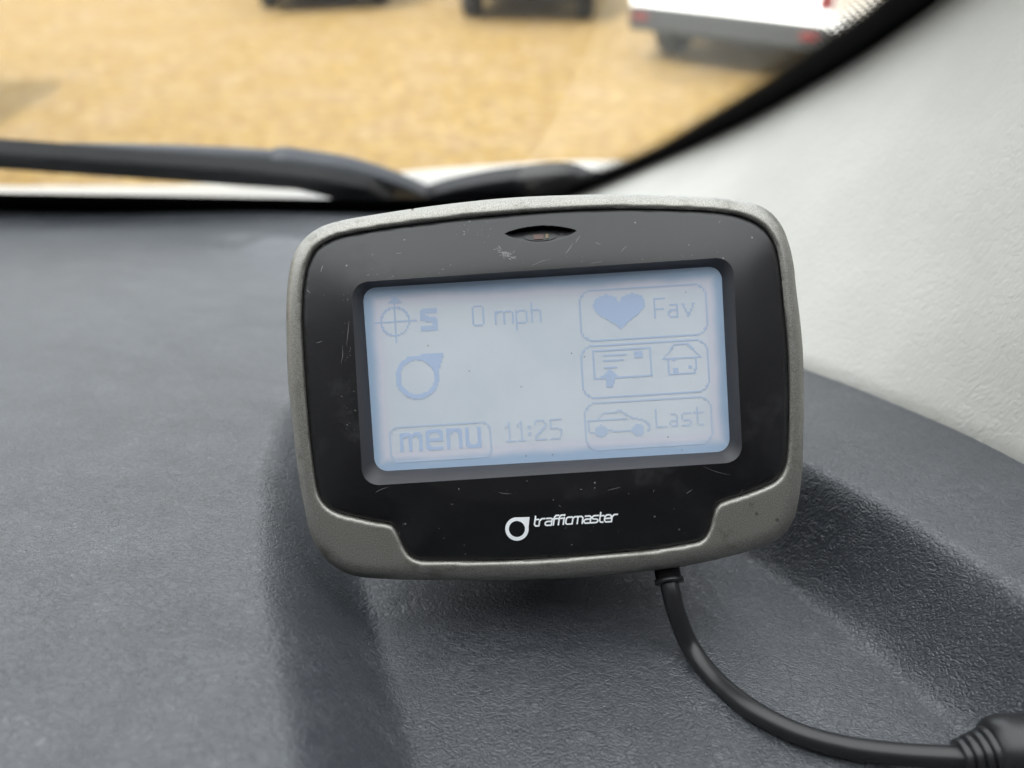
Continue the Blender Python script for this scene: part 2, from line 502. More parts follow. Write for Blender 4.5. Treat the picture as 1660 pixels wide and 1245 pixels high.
# shallow roll of the near left flank and the little moulded dimple by the windscreen
z -= .010*sstep(-.11, -.19, q[:, 0])*sstep(.12, .03, q[:, 1])
dm = hit(392, 386, DASH); dm2 = hit(450, 398, DASH)
z -= .013*np.exp(-(((q[:, 0]-dm[0])/.011)**2+((q[:, 1]-dm[1])/.011)**2))
z += .0065*np.exp(-(((q[:, 0]-dm2[0])/.018)**2+((q[:, 1]-dm2[1])/.012)**2))
z += .0008*np.sin(q[:, 0]*31+1)*np.sin(q[:, 1]*27)
# rear lip runs on under the glass
z -= .006*sstep(base[1]-.02, base[1]+.02, q[:, 1])
dv = np.stack([q[:, 0], q[:, 1], z], 1)
df = grid_faces(len(xs), len(ys))
# fascia below the near edge
near = dv.reshape(len(xs), len(ys), 3)[:, 0]
lo = near.copy(); lo[:, 1] -= .03; lo[:, 2] -= .05
lo2 = lo.copy(); lo2[:, 1] += .05; lo2[:, 2] -= .3
o0 = len(dv); n_ = len(xs)
dv = np.vstack([dv, lo, lo2])
for i in range(n_-1):
    df.append((i*len(ys), o0+i, o0+i+1, (i+1)*len(ys)))
    df.append((o0+i, o0+n_+i, o0+n_+i+1, o0+i+1))
dash = mesh_obj('dashboard', dv, df, M['dash'])
tag(dash, 'dark grey leather grained vehicle dashboard with a moulded tray', 'dashboard')

# ------------------------------------------------------------------ pillar trim
seal_px = [(820, 350), (880, 332), (960, 304), (1060, 262), (1150, 222), (1230, 183), (1320, 132), (1400, 84), (1460, 43), (1520, 0), (1610, -70), (1760, -200), (1990, -420)]
foot_px = [(840, 352), (900, 372), (980, 415), (1060, 470), (1150, 525), (1230, 562), (1300, 592), (1390, 626), (1480, 664), (1570, 703), (1660, 747), (1800, 822), (2050, 970)]
seal = catmull([hit(x, y, GLASS) for x, y in seal_px], 6)
foot = catmull([hit(x, y, DASH) for x, y in foot_px], 6)
seal_in = seal-GN*.004
nv = 28
rows = []
for s_, f_ in zip(seal_in, foot):
    L = np.linalg.norm(s_-f_)
    out = np.array([-.75, -.5, .35]); out /= np.linalg.norm(out)
    row = [s_+GN*.006+np.array([.004, 0, 0])]
    for k in range(nv):
        t = k/(nv-1)
        row.append(s_*(1-t)+f_*t+out*(.06*L*math.sin(math.pi*min(t*1.0, 1))))
    row.append(f_+np.array([.003, .001, -.012]))
    rows.append(np.array(row))
tv, tf = loft(rows)
trim = mesh_obj('pillar_trim', tv, tf, M['trim'])
so = trim.modifiers.new('thickness', 'SOLIDIFY'); so.thickness = .003; so.offset = 1
tag(trim, 'pale cream vinyl windscreen pillar trim right of the device', 'pillar trim')

# ------------------------------------------------------------------ windscreen: pane, enamel band with dots
def in_glass(px, py, o=0.): return hit(px, py, glass_off(o))
xl = -1.25
e1 = [p for p in seal]
lowL = np.array([xl, base[1], base[2]])
topR = seal[-1]
pane = [np.array([xl, base[1]-.0, base[2]])]
edge = resample(seal, 40)
b_row, t_row = [], []
# pane as a grid: columns from the left edge to the pillar
us = np.concatenate([np.linspace(xl, seal[0][0], 12)[:-1], edge[:, 0]])
gv_, gf_ = [], []
for x in us:
    if x <= seal[0][0]: y0 = base[1]+.01
    else: y0 = np.interp(x, edge[:, 0], edge[:, 1])
    y1 = front_y
    for k in range(2):
        y = y0+(y1-y0)*k
        gv_.append((x, y, (GLASS[1]-GN[1]*y)/GN[2]))
gf_ = grid_faces(len(us), 2)
ws = mesh_obj('windscreen', gv_, gf_, M['glass'], smooth=False)
tag(ws, 'clear raked windscreen with black dotted enamel border, looking onto gravel', 'windscreen')
o_in = -.0015
sol_px = [(700, 322), (780, 322), (850, 317), (920, 301), (1005, 272), (1080, 240), (1150, 199), (1230, 152), (1300, 109), (1370, 60), (1440, 4), (1520, -70), (1660, -205), (1880, -420)]
sol = resample(catmull([in_glass(x, y, o_in) for x, y in sol_px], 8), 80)
inn = resample(np.array([hit(x, y, glass_off(o_in)) for x, y in [(700, 356)]+[(p[0]+6, p[1]+7) for p in seal_px]]), 80)
fv, ff = loft([sol, inn])
bot_o = [in_glass(x, y, o_in) for x, y in [(-1100, 306), (-500, 309), (0, 313), (300, 318), (520, 322), (700, 322)]]
bot_i = [in_glass(x, y, o_in) for x, y in [(-1100, 356), (-500, 356), (0, 356), (300, 356), (520, 356), (700, 356)]]
mb = MB().add(fv, ff); v2, f2 = loft([np.array(bot_o), np.array(bot_i)]); mb.add(v2, f2)
# dot rows fading out into the clear glass
tan = np.gradient(sol, axis=0); tan /= np.linalg.norm(tan, axis=1)[:, None]
cum = np.concatenate([[0], np.cumsum(np.linalg.norm(np.diff(sol, axis=0), axis=1))])
pitch = .0031
for rw in range(6):
    rad = .00178*(1-.13*rw)
    for s_ in np.arange(cum[-1]*.18+(rw % 2)*pitch/2, cum[-1], pitch):
        c_ = np.array([np.interp(s_, cum, sol[:, k]) for k in range(3)])
        t_ = np.array([np.interp(s_, cum, tan[:, k]) for k in range(3)]); t_ /= np.linalg.norm(t_)
        n_v = np.cross(GN, t_); n_v *= (1 if n_v[0] < 0 or n_v[2] > 0 else -1)
        if n_v[2] < 0: n_v = -n_v
        c_ = c_+n_v*(.0006+rw*pitch*.84)
        ring = [c_+rad*(math.cos(a_)*t_+math.sin(a_)*n_v) for a_ in np.arange(0, 2*math.pi-.01, math.pi/4)]
        mb.add(ring, [tuple(range(8))])
mesh_obj('enamel_border', mb.v, mb.f, M['frit'], parent=ws, smooth=False)

# ------------------------------------------------------------------ wiper, cowl, bonnet
def slab(outline_px, o, th, n=None):
    pts = [hit(x, y, glass_off(o)) for x, y in outline_px]
    pts = np.array(pts)
    up = pts+GN*th
    v = np.vstack([pts, up]); N = len(pts)
    f = [tuple(range(N))[::-1], tuple(range(N, 2*N))]
    f += [(i, (i+1) % N, N+(i+1) % N, N+i) for i in range(N)]
    return v, f
wp = hit(690, 312, glass_off(.03))
wiper = root('windscreen_wiper', 'parked dark grey windscreen wiper lying along the bottom of the glass', 'wiper', wp)
arm_up = catmull([(-420, 243), (-150, 245), (0, 248), (150, 249), (300, 252), (460, 260)], 4)
arm_lo = catmull([(460, 288), (300, 277), (150, 267), (0, 261), (-150, 256), (-420, 251)], 4)
v, f = slab(list(arm_up)+list(arm_lo), .028, .009)
bevel(mesh_obj('arm', v, f, M['wiper'], wiper, False, wp), .004, 3)
h_up = catmull([(440, 262), (462, 261), (480, 263), (500, 266), (560, 275), (620, 291), (672, 311), (722, 334)], 4)
h_lo = catmull([(700, 348), (620, 330), (560, 322), (505, 304), (436, 279)], 4)
v, f = slab(list(h_up)+list(h_lo), .024, .011)
bevel(mesh_obj('arm_head', v, f, M['wiper'], wiper, False, wp), .005, 3)
v, f = slab([(-420, 240), (0, 252), (200, 266), (400, 280), (510, 292), (600, 309), (640, 334), (540, 324), (480, 309), (400, 304), (200, 290), (0, 276), (-420, 258)], .012, .012)
bevel(mesh_obj('blade', v, f, M['rubber'], wiper, False, wp), .002, 2)
v, f = slab(list(catmull([(690, 322), (730, 310), (790, 298), (850, 290), (905, 285), (938, 289), (962, 299), (985, 300), (1010, 292)], 4))+[(1010, 330), (690, 352)], .006, .010)
cowl = mesh_obj('cowl_panel', v, f, M['cowl'], None, False, v.mean(0))
bevel(cowl, .004, 4)
tag(cowl, 'glossy black scuttle panel at the right foot of the windscreen', 'cowl')
bx = [-700, -300, 0, 250, 500, 700, 850, 960, 1010, 1050, 1120]
ef = [301, 306, 310, 309, 299, 280, 270, 266, 267, 271, 279]
r_near = np.array([P(x, 352, .66) for x in bx]); r_mid = np.array([P(x, e+9, .82) for x, e in zip(bx, ef)])
r_far = np.array([P(x, e, 1.0) for x, e in zip(bx, ef)]); r_dn = r_far+np.array([0, .10, -.055]); r_dn2 = r_far+np.array([0, .16, -.30])
bv, bf = loft(list(catmull([r_near, r_mid, r_far, r_dn, r_dn2], 6).reshape(-1, len(bx), 3)))
bon = mesh_obj('bonnet', bv, bf, M['bonnet_paint'], None, True, bv.mean(0))
s_ = bon.modifiers.new('thickness', 'SOLIDIFY'); s_.thickness = .004
tag(bon, 'white van bonnet edge showing just beyond the wiper', 'bonnet')

# ------------------------------------------------------------------ the sat nav
TH = R(3.5)
xa = RIGHT*math.cos(TH)+UP*math.sin(TH); ya = -RIGHT*math.sin(TH)+UP*math.cos(TH); za = -FWD
O = P(885, 628, D)
Mdev = Matrix(((xa[0], ya[0], za[0], O[0]), (xa[1], ya[1], za[1], O[1]), (xa[2], ya[2], za[2], O[2]), (0, 0, 0, 1)))
nav = root('sat_nav', 'chunky silver and black sat nav with a pale blue grey screen', 'sat nav')
nav.matrix_world = Mdev
Cl = np.array([(CAM-O) @ xa, (CAM-O) @ ya, (CAM-O) @ za])   # the eye in the device's own axes
def dev(px, py, z=0.):
    p = P(px, py, D-z)-O
    return np.array([p @ xa, p @ ya])
def lift(p2, z):
    """front-plane outline points moved to depth z along their own line of sight (so the traced outline keeps its true size)"""
    p2 = np.asarray(p2, float); z = np.broadcast_to(np.asarray(z, float), (len(p2),))
    k = (D-z)/D
    return np.stack([Cl[0]+(p2[:, 0]-Cl[0])*k, Cl[1]+(p2[:, 1]-Cl[1])*k, z], 1)
def loop(pxs, n, sub=6):
    return resample(catmull([dev(*p) for p in pxs], sub, True), n, True)

outer_px = [(464, 500), (467, 455), (474, 419), (489, 392), (515, 370.5), (551, 358), (606, 348), (689, 335.5), (772, 325.5), (836, 320), (900, 317), (991, 315), (1074, 316.5), (1157, 320.5), (1207, 326), (1240, 338), (1262, 358), (1276, 386), (1286, 425), (1291, 470), (1297.5, 522), (1302, 577), (1303, 645), (1302, 716), (1300, 766), (1294, 815), (1284, 848), (1264, 873), (1229, 889), (1178, 903), (1102, 919), (1001, 931), (900, 938), (800, 941), (700, 940.5), (625, 938.5), (577, 934), (549, 923), (526, 904), (510, 882), (499, 849), (491, 810), (483, 765), (477, 715), (471, 660), (467, 620), (464.5, 560)]
black_px = [(489, 530), (489, 505), (490.5, 470), (497, 433), (511, 405), (537, 388), (566, 379.5), (634, 368), (717, 357.5), (800, 349), (900, 341.5), (991, 338), (1102, 339.5), (1171, 344), (1212, 354), (1240, 371), (1257, 397), (1265, 433), (1271, 494), (1277.5, 563), (1280, 645), (1279.5, 690), (1277, 736), (1272.5, 758), (1261, 777), (1241, 789), (1204, 803), (1174, 812.5), (1163, 820), (1157, 832), (1150.5, 857), (1143, 871), (1130, 879), (1098, 885), (1052, 892), (976, 899), (900, 905), (810, 909.5), (720, 909.5), (683, 909), (667, 903), (656.5, 891), (648.5, 874), (641, 858), (632.5, 850.5), (609, 846.5), (577, 839.5), (546, 831), (527, 818.5), (516.5, 802), (511, 779), (505, 735), (501, 700), (496, 640), (492, 580)]
OUT = loop(outer_px, 420); BLK = loop(black_px, 460)

def inset(poly, d):
    t = np.roll(poly, -1, 0)-np.roll(poly, 1, 0); t /= np.linalg.norm(t, axis=1)[:, None]
    n = np.stack([t[:, 1], -t[:, 0]], 1)
    c = poly.mean(0)
    if np.mean(np.sum(n*(c-poly), 1)) < 0: n = -n
    return poly+n*d

def rrect(corners, r, k=8):
    """rounded quad from four traced corners, 4*(k+1) points plus edge subdivisions"""
    cs = [dev(*c) for c in corners]; s = D/F; out = []
    for i in range(4):
        c = cs[i]; a_ = cs[i-1]-c; b_ = cs[(i+1) % 4]-c
        a_ /= np.linalg.norm(a_); b_ /= np.linalg.norm(b_)
        p0 = c+a_*r*s; p1 = c+b_*r*s
        arc = [(1-t)**2*p0+2*t*(1-t)*(c+(p0+p1-2*c)*.12)+t*t*p1 for t in np.linspace(0, 1, k+1)]
        out += arc
        nxt = cs[(i+1) % 4]+(-b_)*r*s
        for t in np.linspace(0, 1, 26)[1:-1]: out.append(p1*(1-t)+nxt*t)
    return np.array(out)
HOLE = rrect([(569, 458), (1188, 416.5), (1204, 749), (588, 788)], 26)
SCR = rrect([(588, 467.5), (1169, 431.5), (1183.5, 731), (608.5, 764)], 20)

def cdt_region(outerl, holes, spacing, extra=None):
    loops = [outerl]+holes
    pts = []; edges = []
    for l in loops:
        o = len(pts); n = len(l); pts += [tuple(p) for p in l]
        edges += [(o+i, o+(i+1) % n) for i in range(n)]
    lo_, hi_ = outerl.min(0), outerl.max(0)
    gx = np.arange(lo_[0], hi_[0], spacing); gy = np.arange(lo_[1], hi_[1], spacing*.866)
    g = np.array([(x+(spacing/2 if j % 2 else 0), y) for j, y in enumerate(gy) for x in gx])
    if extra is not None: g = np.vstack([g, extra])
    keep = inside(g, outerl) & (dist_poly(g, outerl) > spacing*.35)
    for h_ in holes: keep &= (~inside(g, h_)) & (dist_poly(g, h_) > spacing*.35)
    g = g[keep]
    pts += [tuple(p) for p in g]
    vv, _, ff, _, _, _ = delaunay_2d_cdt([Vector(p) for p in pts], edges, [], 0, 1e-7)
    vv = np.array([(p.x, p.y) for p in vv]); ff = [tuple(f_) for f_ in ff]
    cen = np.array([vv[list(f_)].mean(0) for f_ in ff])
    ok = inside(cen, outerl)
    for h_ in holes: ok &= ~inside(cen, h_)
    return vv, [f_ for f_, k in zip(ff, ok) if k]

# silver housing ring: rolled rim, then the side wall
RR = .0034
vv, ff = cdt_region(OUT, [BLK], .00075)
d_o = dist_poly(vv, OUT); d_i = dist_poly(vv, BLK)
dd = np.clip(d_o, 0, RR)
zz = -RR+np.sqrt(np.maximum(RR**2-(RR-dd)**2, 0))
zz = zz*.9-.0006*np.exp(-(d_i/.00035)**2)
ring3 = lift(vv, zz)
mb = MB().add(ring3, ff)
o3 = lift(OUT, -RR*.9)
side = []
for zz_, ins_ in ((0, 0), (-.0015, .00008), (-.0045, .0004), (-.0062, .0010)):
    e = o3.copy(); e[:, :2] = inset(o3[:, :2], ins_); e[:, 2] += zz_; side.append(e)
sv, sf = loft(side, True); mb.add(sv, sf)
i3 = lift(BLK, -.0006); i4 = i3.copy(); i4[:, 2] -= .0012
sv, sf = loft([i3, i4], True); mb.add(sv, sf)
hous = mesh_obj('housing', mb.v, mb.f, M['silver'], nav)
bm = bmesh.new(); bm.from_mesh(hous.data); bmesh.ops.remove_doubles(bm, verts=bm.verts, dist=1e-6)
bmesh.ops.recalc_face_normals(bm, faces=bm.faces); bm.to_mesh(hous.data); bm.free()

# black front bezel: pillowed, with the almond sensor scoop
FACE = inset(BLK, .00022)
sA, sB = dev(817, 379.5), dev(936, 374.5)
sc_c = (sA+sB)/2; su = (sB-sA); sL = np.linalg.norm(su)/2; su /= np.linalg.norm(su); sv_ = np.array([-su[1], su[0]])
hh_up, hh_dn = 10.5*D/F, 17.0*D/F
ex = np.array([sc_c+su*i*.00022+sv_*j*.00016 for i in range(-48, 49) for j in range(-22, 18)])
vv, ff = cdt_region(FACE, [HOLE], .0008, ex)
def soft_dist(p):
    """distance to the bezel outline, rounded off where two sides compete"""
    d = dist_poly(p, FACE); p = np.asarray(p, float)
    ds = np.linalg.norm(np.roll(FACE, -1, 0)-FACE, axis=1)
    I = np.zeros(len(p))
    for k_ in range(len(FACE)):
        I += ds[k_]/np.maximum(np.sum((p-FACE[k_])**2, 1), 1e-8)**2
    s_ = (math.pi/2/I)**(1/3)
    w_ = sstep(.0010, .0030, d)
    return d*(1-w_)+np.minimum(s_, d*1.3)*w_
def face_z(p):
    d = soft_dist(p)
    tt = np.clip(d/.0135, 0, 1)
    zf = -.0004+.0050*(1-(1-tt)**1.45)
    zf = np.where(d < .0006, zf-.0005*(1-d/.0006)**2, zf)
    u = ((p-sc_c) @ su)/sL; v_ = (p-sc_c) @ sv_
    env = np.clip(1-u*u, 0, 1)
    top = hh_up*env; bot = -hh_dn*env
    tq = (v_-bot)/np.maximum(top-bot, 1e-6)
    ins_ = (np.abs(u) < 1) & (tq > 0) & (tq < 1)
    dep = .0024*np.clip(tq, 0, 1)**1.1*sstep(0, .35, env)
    dep = dep*(1-sstep(.93, 1.0, tq))
    return np.where(ins_, zf-dep, zf)
face3 = lift(vv, face_z(vv))
bez = mesh_obj('front_bezel', face3, ff, M['black'], nav)
# skirt of the bezel down into the gap
f0 = lift(FACE, face_z(FACE)); f1 = f0.copy(); f1[:, 2] -= .0016
sv, sf = loft([f0, f1], True)
mesh_obj('seam', sv, sf, M['groove'], nav)
g0 = f1.copy(); g0[:, 2] = -.0021; g1 = lift(inset(BLK, -.0006), -.0021)
sv, sf = loft([g0, g1], True); mesh_obj('seam', sv, sf, M['groove'], nav)

# screen recess
h0 = lift(HOLE, face_z(HOLE)); ZS = .0004
s1 = lift(SCR, ZS)
rim1 = h0*.93+s1*.07; rim1[:, 2] = h0[:, 2]-.00018
rows = [h0, rim1, h0*.5+s1*.5, s1*.96+h0*.04, s1-np.array([0, 0, .0004])]
sv, sf = loft(rows, True); mesh_obj('screen_surround', sv, sf, M['recess'], nav)
scr_c = lift(SCR, ZS).mean(0)
loc = lift(SCR, ZS); hw = (loc[:, 0].max()-loc[:, 0].min())/2; hh = (loc[:, 1].max()-loc[:, 1].min())/2
M['lcd'] = lcd_material(hw-.0006, hh-.0009)
sp_ = loc+(loc-scr_c)*np.array([.03, .05, 0]); sp_[:, 2] = ZS-.00005
N = len(sp_)
ctr = (loc.max(0)+loc.min(0))/2
screen = mesh_obj('screen', sp_-ctr, [tuple(range(N))], M['lcd'], nav, False)
screen.location = ctr

# ---- what the dot-matrix display shows
PITCHL = 2.8*D/F
def G(px, py):
    p = lift(np.array([dev(px, py)]), ZS)[0]
    return np.array([(p[0]-ctr[0]+hw)/PITCHL, (ctr[1]+hh-p[1])/PITCHL])
class LCD:
    def __init__(s): s.c = set()
    def dot(s, x, y): s.c.add((int(round(x)), int(round(y))))
    def seg(s, a_, b_, t=1):
        a_ = np.asarray(a_, float); b_ = np.asarray(b_, float)
        n = int(max(abs(b_-a_).max()*2, 1))
        for i in range(n+1):
            p = a_+(b_-a_)*i/n
            for dx in range(t):
                for dy in range(t): s.dot(p[0]+dx, p[1]+dy)
        return s
    def path(s, pts, t=1, closed=False):
        pts = list(pts)
        if closed: pts.append(pts[0])
        for p, q_ in zip(pts, pts[1:]): s.seg(p, q_, t)
        return s
    def fill(s, poly):
        poly = np.array(poly, float); lo_ = np.floor(poly.min(0)).astype(int); hi_ = np.ceil(poly.max(0)).astype(int)
        g = np.array([(x, y) for x in range(lo_[0], hi_[0]+1) for y in range(lo_[1], hi_[1]+1)], float)
        for x, y in g[inside(g+.001, poly)].astype(int): s.c.add((x, y))
        return s
    def clear(s, poly):
        t = LCD().fill(poly); s.c -= t.c; return s
    def circle(s, c, r, t=1, a0=0, a1=360):
        for a_ in np.arange(a0, a1, 2):
            for k in range(t): s.dot(c[0]+(r-k)*math.cos(R(a_)), c[1]+(r-k)*math.sin(R(a_)))
        return s
    def rrect(s, x0, y0, x1, y1, r):
        s.seg((x0+r, y0), (x1-r, y0)); s.seg((x0+r, y1), (x1-r, y1)); s.seg((x0, y0+r), (x0, y1-r)); s.seg((x1, y0+r), (x1, y1-r))
        for cx, cy, a_ in ((x0+r, y0+r, 180), (x1-r, y0+r, 270), (x1-r, y1-r, 0), (x0+r, y1-r, 90)):
            for t in np.arange(a_, a_+91, 4): s.dot(cx+r*math.cos(R(t)), cy+r*math.sin(R(t)))
        return s
    def build(s, name, m, lab=None):
        v_, f_ = [], []
        rows_ = {}
        for x, y in s.c: rows_.setdefault(y, []).append(x)
        for y, xs_ in rows_.items():
            xs_.sort(); st = xs_[0]; pv = st
            for x in xs_[1:]+[None]:
                if x is not None and x == pv+1: pv = x; continue
                x0, x1 = st*PITCHL-hw, (pv+1)*PITCHL-hw; y0, y1 = hh-y*PITCHL, hh-(y+.96)*PITCHL
                o_ = len(v_); v_ += [(x0, y0, .00003), (x1, y0, .00003), (x1, y1, .00003), (x0, y1, .00003)]; f_.append((o_, o_+1, o_+2, o_+3))
                if x is not None: st = x; pv = x
        o_ = mesh_obj(name, v_, f_, m, screen, False)
        if lab: o_['label'] = lab
        return o_
def lcd_ink(name, c):
    m, nt, p = mat(name); p.inputs['Base Color'].default_value = (*c, 1); p.inputs['Roughness'].default_value = .35; p.inputs['Specular IOR Level'].default_value = .4
    p.inputs['Emission Color'].default_value = (*c, 1); p.inputs['Emission Strength'].default_value = .045
    return m
M['ink'] = lcd_ink('display ink', (.335, .41, .54)); M['ink_bold'] = lcd_ink('display solid ink', (.335, .415, .56)); M['ink_faint'] = lcd_ink('display faint ink', (.36, .43, .54))

# letters as strokes; x 0..w, y up 0..h in display dots
GL = {
 '0': (7, [[(1, 0), (5, 0), (6, 1), (6, 11), (5, 12), (1, 12), (0, 11), (0, 1), (1, 0)]]),
 '1': (4, [[(0, 9), (2, 12), (2, 0)], [(0, 0), (4, 0)]]),
 '2': (7, [[(0, 10), (1, 12), (5, 12), (6, 10), (6, 8), (0, 1), (0, 0), (6, 0)]]),
 '5': (7, [[(6, 12), (0, 12), (0, 7), (4, 7), (6, 5), (6, 2), (5, 0), (0, 0)]]),
 ':': (2, [[(0, 3), (1, 3), (1, 4), (0, 4)], [(0, 8), (1, 8), (1, 9), (0, 9)]]),
 'm': (11, [[(0, 0), (0, 8)], [(0, 7), (2, 8), (4, 8), (5, 7), (5, 0)], [(5, 7), (7, 8), (9, 8), (10, 7), (10, 0)]]),
 'p': (7, [[(0, -4), (0, 8)], [(0, 7), (2, 8), (5, 8), (6, 7), (6, 1), (5, 0), (2, 0), (0, 1)]]),
 'h': (6, [[(0, 0), (0, 12)], [(0, 7), (2, 8), (4, 8), (5, 7), (5, 0)]]),
 'F': (6, [[(0, 0), (0, 12), (6, 12)], [(0, 6), (5, 6)]]),
 'a': (6, [[(1, 8), (4, 8), (5, 7), (5, 0), (1, 0), (0, 1), (0, 3), (1, 4), (5, 4)]]),
 'v': (6, [[(0, 8), (1, 5), (3, 0), (5, 5), (6, 8)]]),
 'L': (6, [[(0, 12), (0, 0), (6, 0)]]),
 's': (6, [[(5, 8), (1, 8), (0, 7), (0, 5), (1, 4), (4, 4), (5, 3), (5, 1), (4, 0), (0, 0)]]),
 't': (5, [[(2, 11), (2, 1), (3, 0), (5, 0)], [(0, 8), (5, 8)]]),
 'S': (9, [[(9, 12), (1, 12), (0, 11), (0, 7), (8, 6), (9, 5), (9, 1), (8, 0), (0, 0)]]),
 'e': (8, [[(0, 5), (7, 5), (7, 8), (6, 9), (1, 9), (0, 8), (0, 1), (1, 0), (7, 0)]]),
 'n': (7, [[(0, 0), (0, 9)], [(0, 8), (2, 9), (5, 9), (6, 8), (6, 0)]]),
 'u': (7, [[(0, 9), (0, 1), (1, 0), (4, 0), (6, 1)], [(6, 9), (6, 0)]]),
 ' ': (3, []),
}
def lcd_text(l, s, px, py, x_end, bold=1, hscale=.9, gap=2):
    a_ = G(px, py); b_ = G(x_end, py)
    wt = sum(GL[ch][0]+gap for ch in s)-gap
    k = (b_[0]-a_[0])/wt
    x = a_[0]
    for ch in s:
        for st in GL[ch][1]:
            l.path([(x+u_*k, a_[1]-v_*hscale) for u_, v_ in st], bold)
        x += (GL[ch][0]+gap)*k
    return l
lcd_text(LCD(), 'S', 683, 530, 701, 3, .9).build('text', M['ink'])
lcd_text(LCD(), '0 mph', 766, 527, 877, 1, .9).build('text', M['ink'])
lcd_text(LCD(), '11:25', 821, 714, 912, 1, .9).build('text', M['ink_faint'])
lcd_text(LCD(), 'menu', 649, 727, 778, 2, 1.05, 3).build('text', M['ink_bold'])
lcd_text(LCD(), 'Fav', 1060, 514, 1124, 1, .9).build('text', M['ink'])
lcd_text(LCD(), 'Last', 1064, 692, 1139, 1, .9).build('text', M['ink_faint'])
def btn(x0, y0, x1, y1, r=8, dbl=True):
    r = max(int(r*.9), 4)
    p, q_ = G(x0, y0), G(x1, y1); l = LCD().rrect(round(p[0]), round(p[1]), round(q_[0]), round(q_[1]), r)
    return l
btn(936, 470, 1146, 541).build('button_outline', M['ink'])
btn(941, 561, 1150, 632).build('button_outline', M['ink'])
btn(946, 652, 1155, 716).build('button_outline', M['ink_faint'])
btn(631, 692, 797, 737, 6).build('button_outline', M['ink_faint'])
# compass: crossed circle with an arrow on top
c0 = G(639, 520); l = LCD().circle(c0, 8); l.seg(c0-(12, 0), c0+(12, 0)).seg(c0-(0, 14), c0+(0, 12))
l.fill([c0+(-4, -10), c0+(5, -10), c0+(.5, -16)]); l.build('compass_icon', M['ink'])
# pin: ring drawn out to a corner
c0 = G(675, 610); tip = G(718, 569); l = LCD()
ring = [c0+12.7*np.array([math.cos(R(a_)), math.sin(R(a_))]) for a_ in range(-8, 262, 6)]
l.fill(ring+[tip]); l.clear([c0+9.8*np.array([math.cos(R(a_)), math.sin(R(a_))]) for a_ in range(0, 360, 8)]); l.build('pin_icon', M['ink_bold'])
hc = G(1003, 500)
ht = [hc+np.array([14.8*math.sin(t)**3*1.02, -(13*math.cos(t)-5*math.cos(2*t)-2*math.cos(3*t)-math.cos(4*t))*.74]) for t in np.linspace(0, 2*math.pi, 60)]
LCD().fill(ht).build('heart_icon', M['ink_bold'])
l = LCD().path([G(961, 567), G(1053, 562), G(1056, 606), G(963, 612)], 1, True)
for (xa_, ya_, xb_) in ((977, 576, 1013), (977, 585, 1010), (977, 594, 998)): l.seg(G(xa_, ya_), (G(xb_, ya_)[0], G(xa_, ya_)[1]), 1)
l.fill([G(1027, 568), G(1040, 567), G(1041, 579), G(1028, 580)])
l.fill([G(987, 595), G(1005, 612), G(970, 613)]); l.fill([G(982, 611), G(994, 611), G(994, 627), G(982, 627)]); l.build('envelope_icon', M['ink'])
l = LCD().path([G(1074, 580), G(1092, 557), G(1113, 556), G(1134, 577)]); l.seg(G(1073, 581), G(1136, 577))
l.path([G(1082, 582), G(1084, 606), G(1126, 603), G(1126, 580)]); l.fill([G(1089, 594), G(1098, 594), G(1098, 605), G(1089, 605)]); l.fill([G(1089, 581), G(1094, 581), G(1094, 585), G(1089, 585)]); l.fill([G(1114, 592), G(1120, 592), G(1120, 597), G(1114, 597)]); l.build('house_icon', M['ink'])
l = LCD().path([G(953, 699), G(953, 682), G(968, 679), G(978, 667), G(1005, 665), G(1022, 675), G(1044, 680), G(1053, 690), G(1048, 698)])
l.seg(G(965, 680), G(1015, 677)); l.seg(G(984, 697), G(1020, 696)); l.seg(G(953, 699), G(962, 699))
for cx in (973, 1033):
    cc = G(cx, 698 if cx < 1000 else 696); l.fill([cc+3.6*np.array([math.cos(R(a_)), math.sin(R(a_))]) for a_ in range(0, 360, 20)])
l.build('car_icon', M['ink_faint'])

# ---- printed logo on the bezel, bent to the bezel's surface
def on_face(pxpts, up=.00006):
    p = np.array([dev(*q_) for q_ in pxpts]); return lift(p, face_z(p)+up)
def ribbon(paths, wpx):
    mb_ = MB()
    for pth in paths:
        p = resample(np.array(pth, float), max(int(sum(np.hypot(*(np.array(b_)-np.array(a_))) for a_, b_ in zip(pth, pth[1:]))*1.6), 4))
        t = np.gradient(p, axis=0); t /= np.linalg.norm(t, axis=1)[:, None]+1e-9
        n = np.stack([-t[:, 1], t[:, 0]], 1)
        L_, Rr = p+n*wpx/2, p-n*wpx/2
        up = .00005+.00002*random.random()
        a3, b3 = on_face(L_, up), on_face(Rr, up); v_, f_ = loft([a3, b3]); mb_.add(v_, f_)
        for e in (p[0], p[-1]):
            c_ = on_face([e+wpx/2*np.array([math.cos(x), math.sin(x)]) for x in np.arange(0, 6.2, .6)], up+.00001)
            mb_.add(c_, [tuple(range(len(c_)))])
    return mb_
pc = np.array([838.0, 857.5])
k = 40
tipp = np.array([858.6, 838.2])
outr = []; inr = []
for i in range(k):
    a_ = R(-8+270*i/(k-1)); outr.append(pc+19*np.array([math.cos(a_), math.sin(a_)])); inr.append(pc+13*np.array([math.cos(a_), math.sin(a_)]))
for i in range(1, 10):
    t = i/10; e0, e1 = outr[k-1], outr[0]
    q_ = e0+(tipp-e0)*(t*2) if t <= .5 else tipp+(e1-tipp)*(t*2-1)
    outr.append(q_); a_ = R(262+90*t); inr.append(pc+13*np.array([math.cos(a_), math.sin(a_)]))
a3, b3 = on_face(outr), on_face(inr); v, f = loft([a3, b3], True)
mesh_obj('logo_pin', v, f, M['logo'], nav, False)
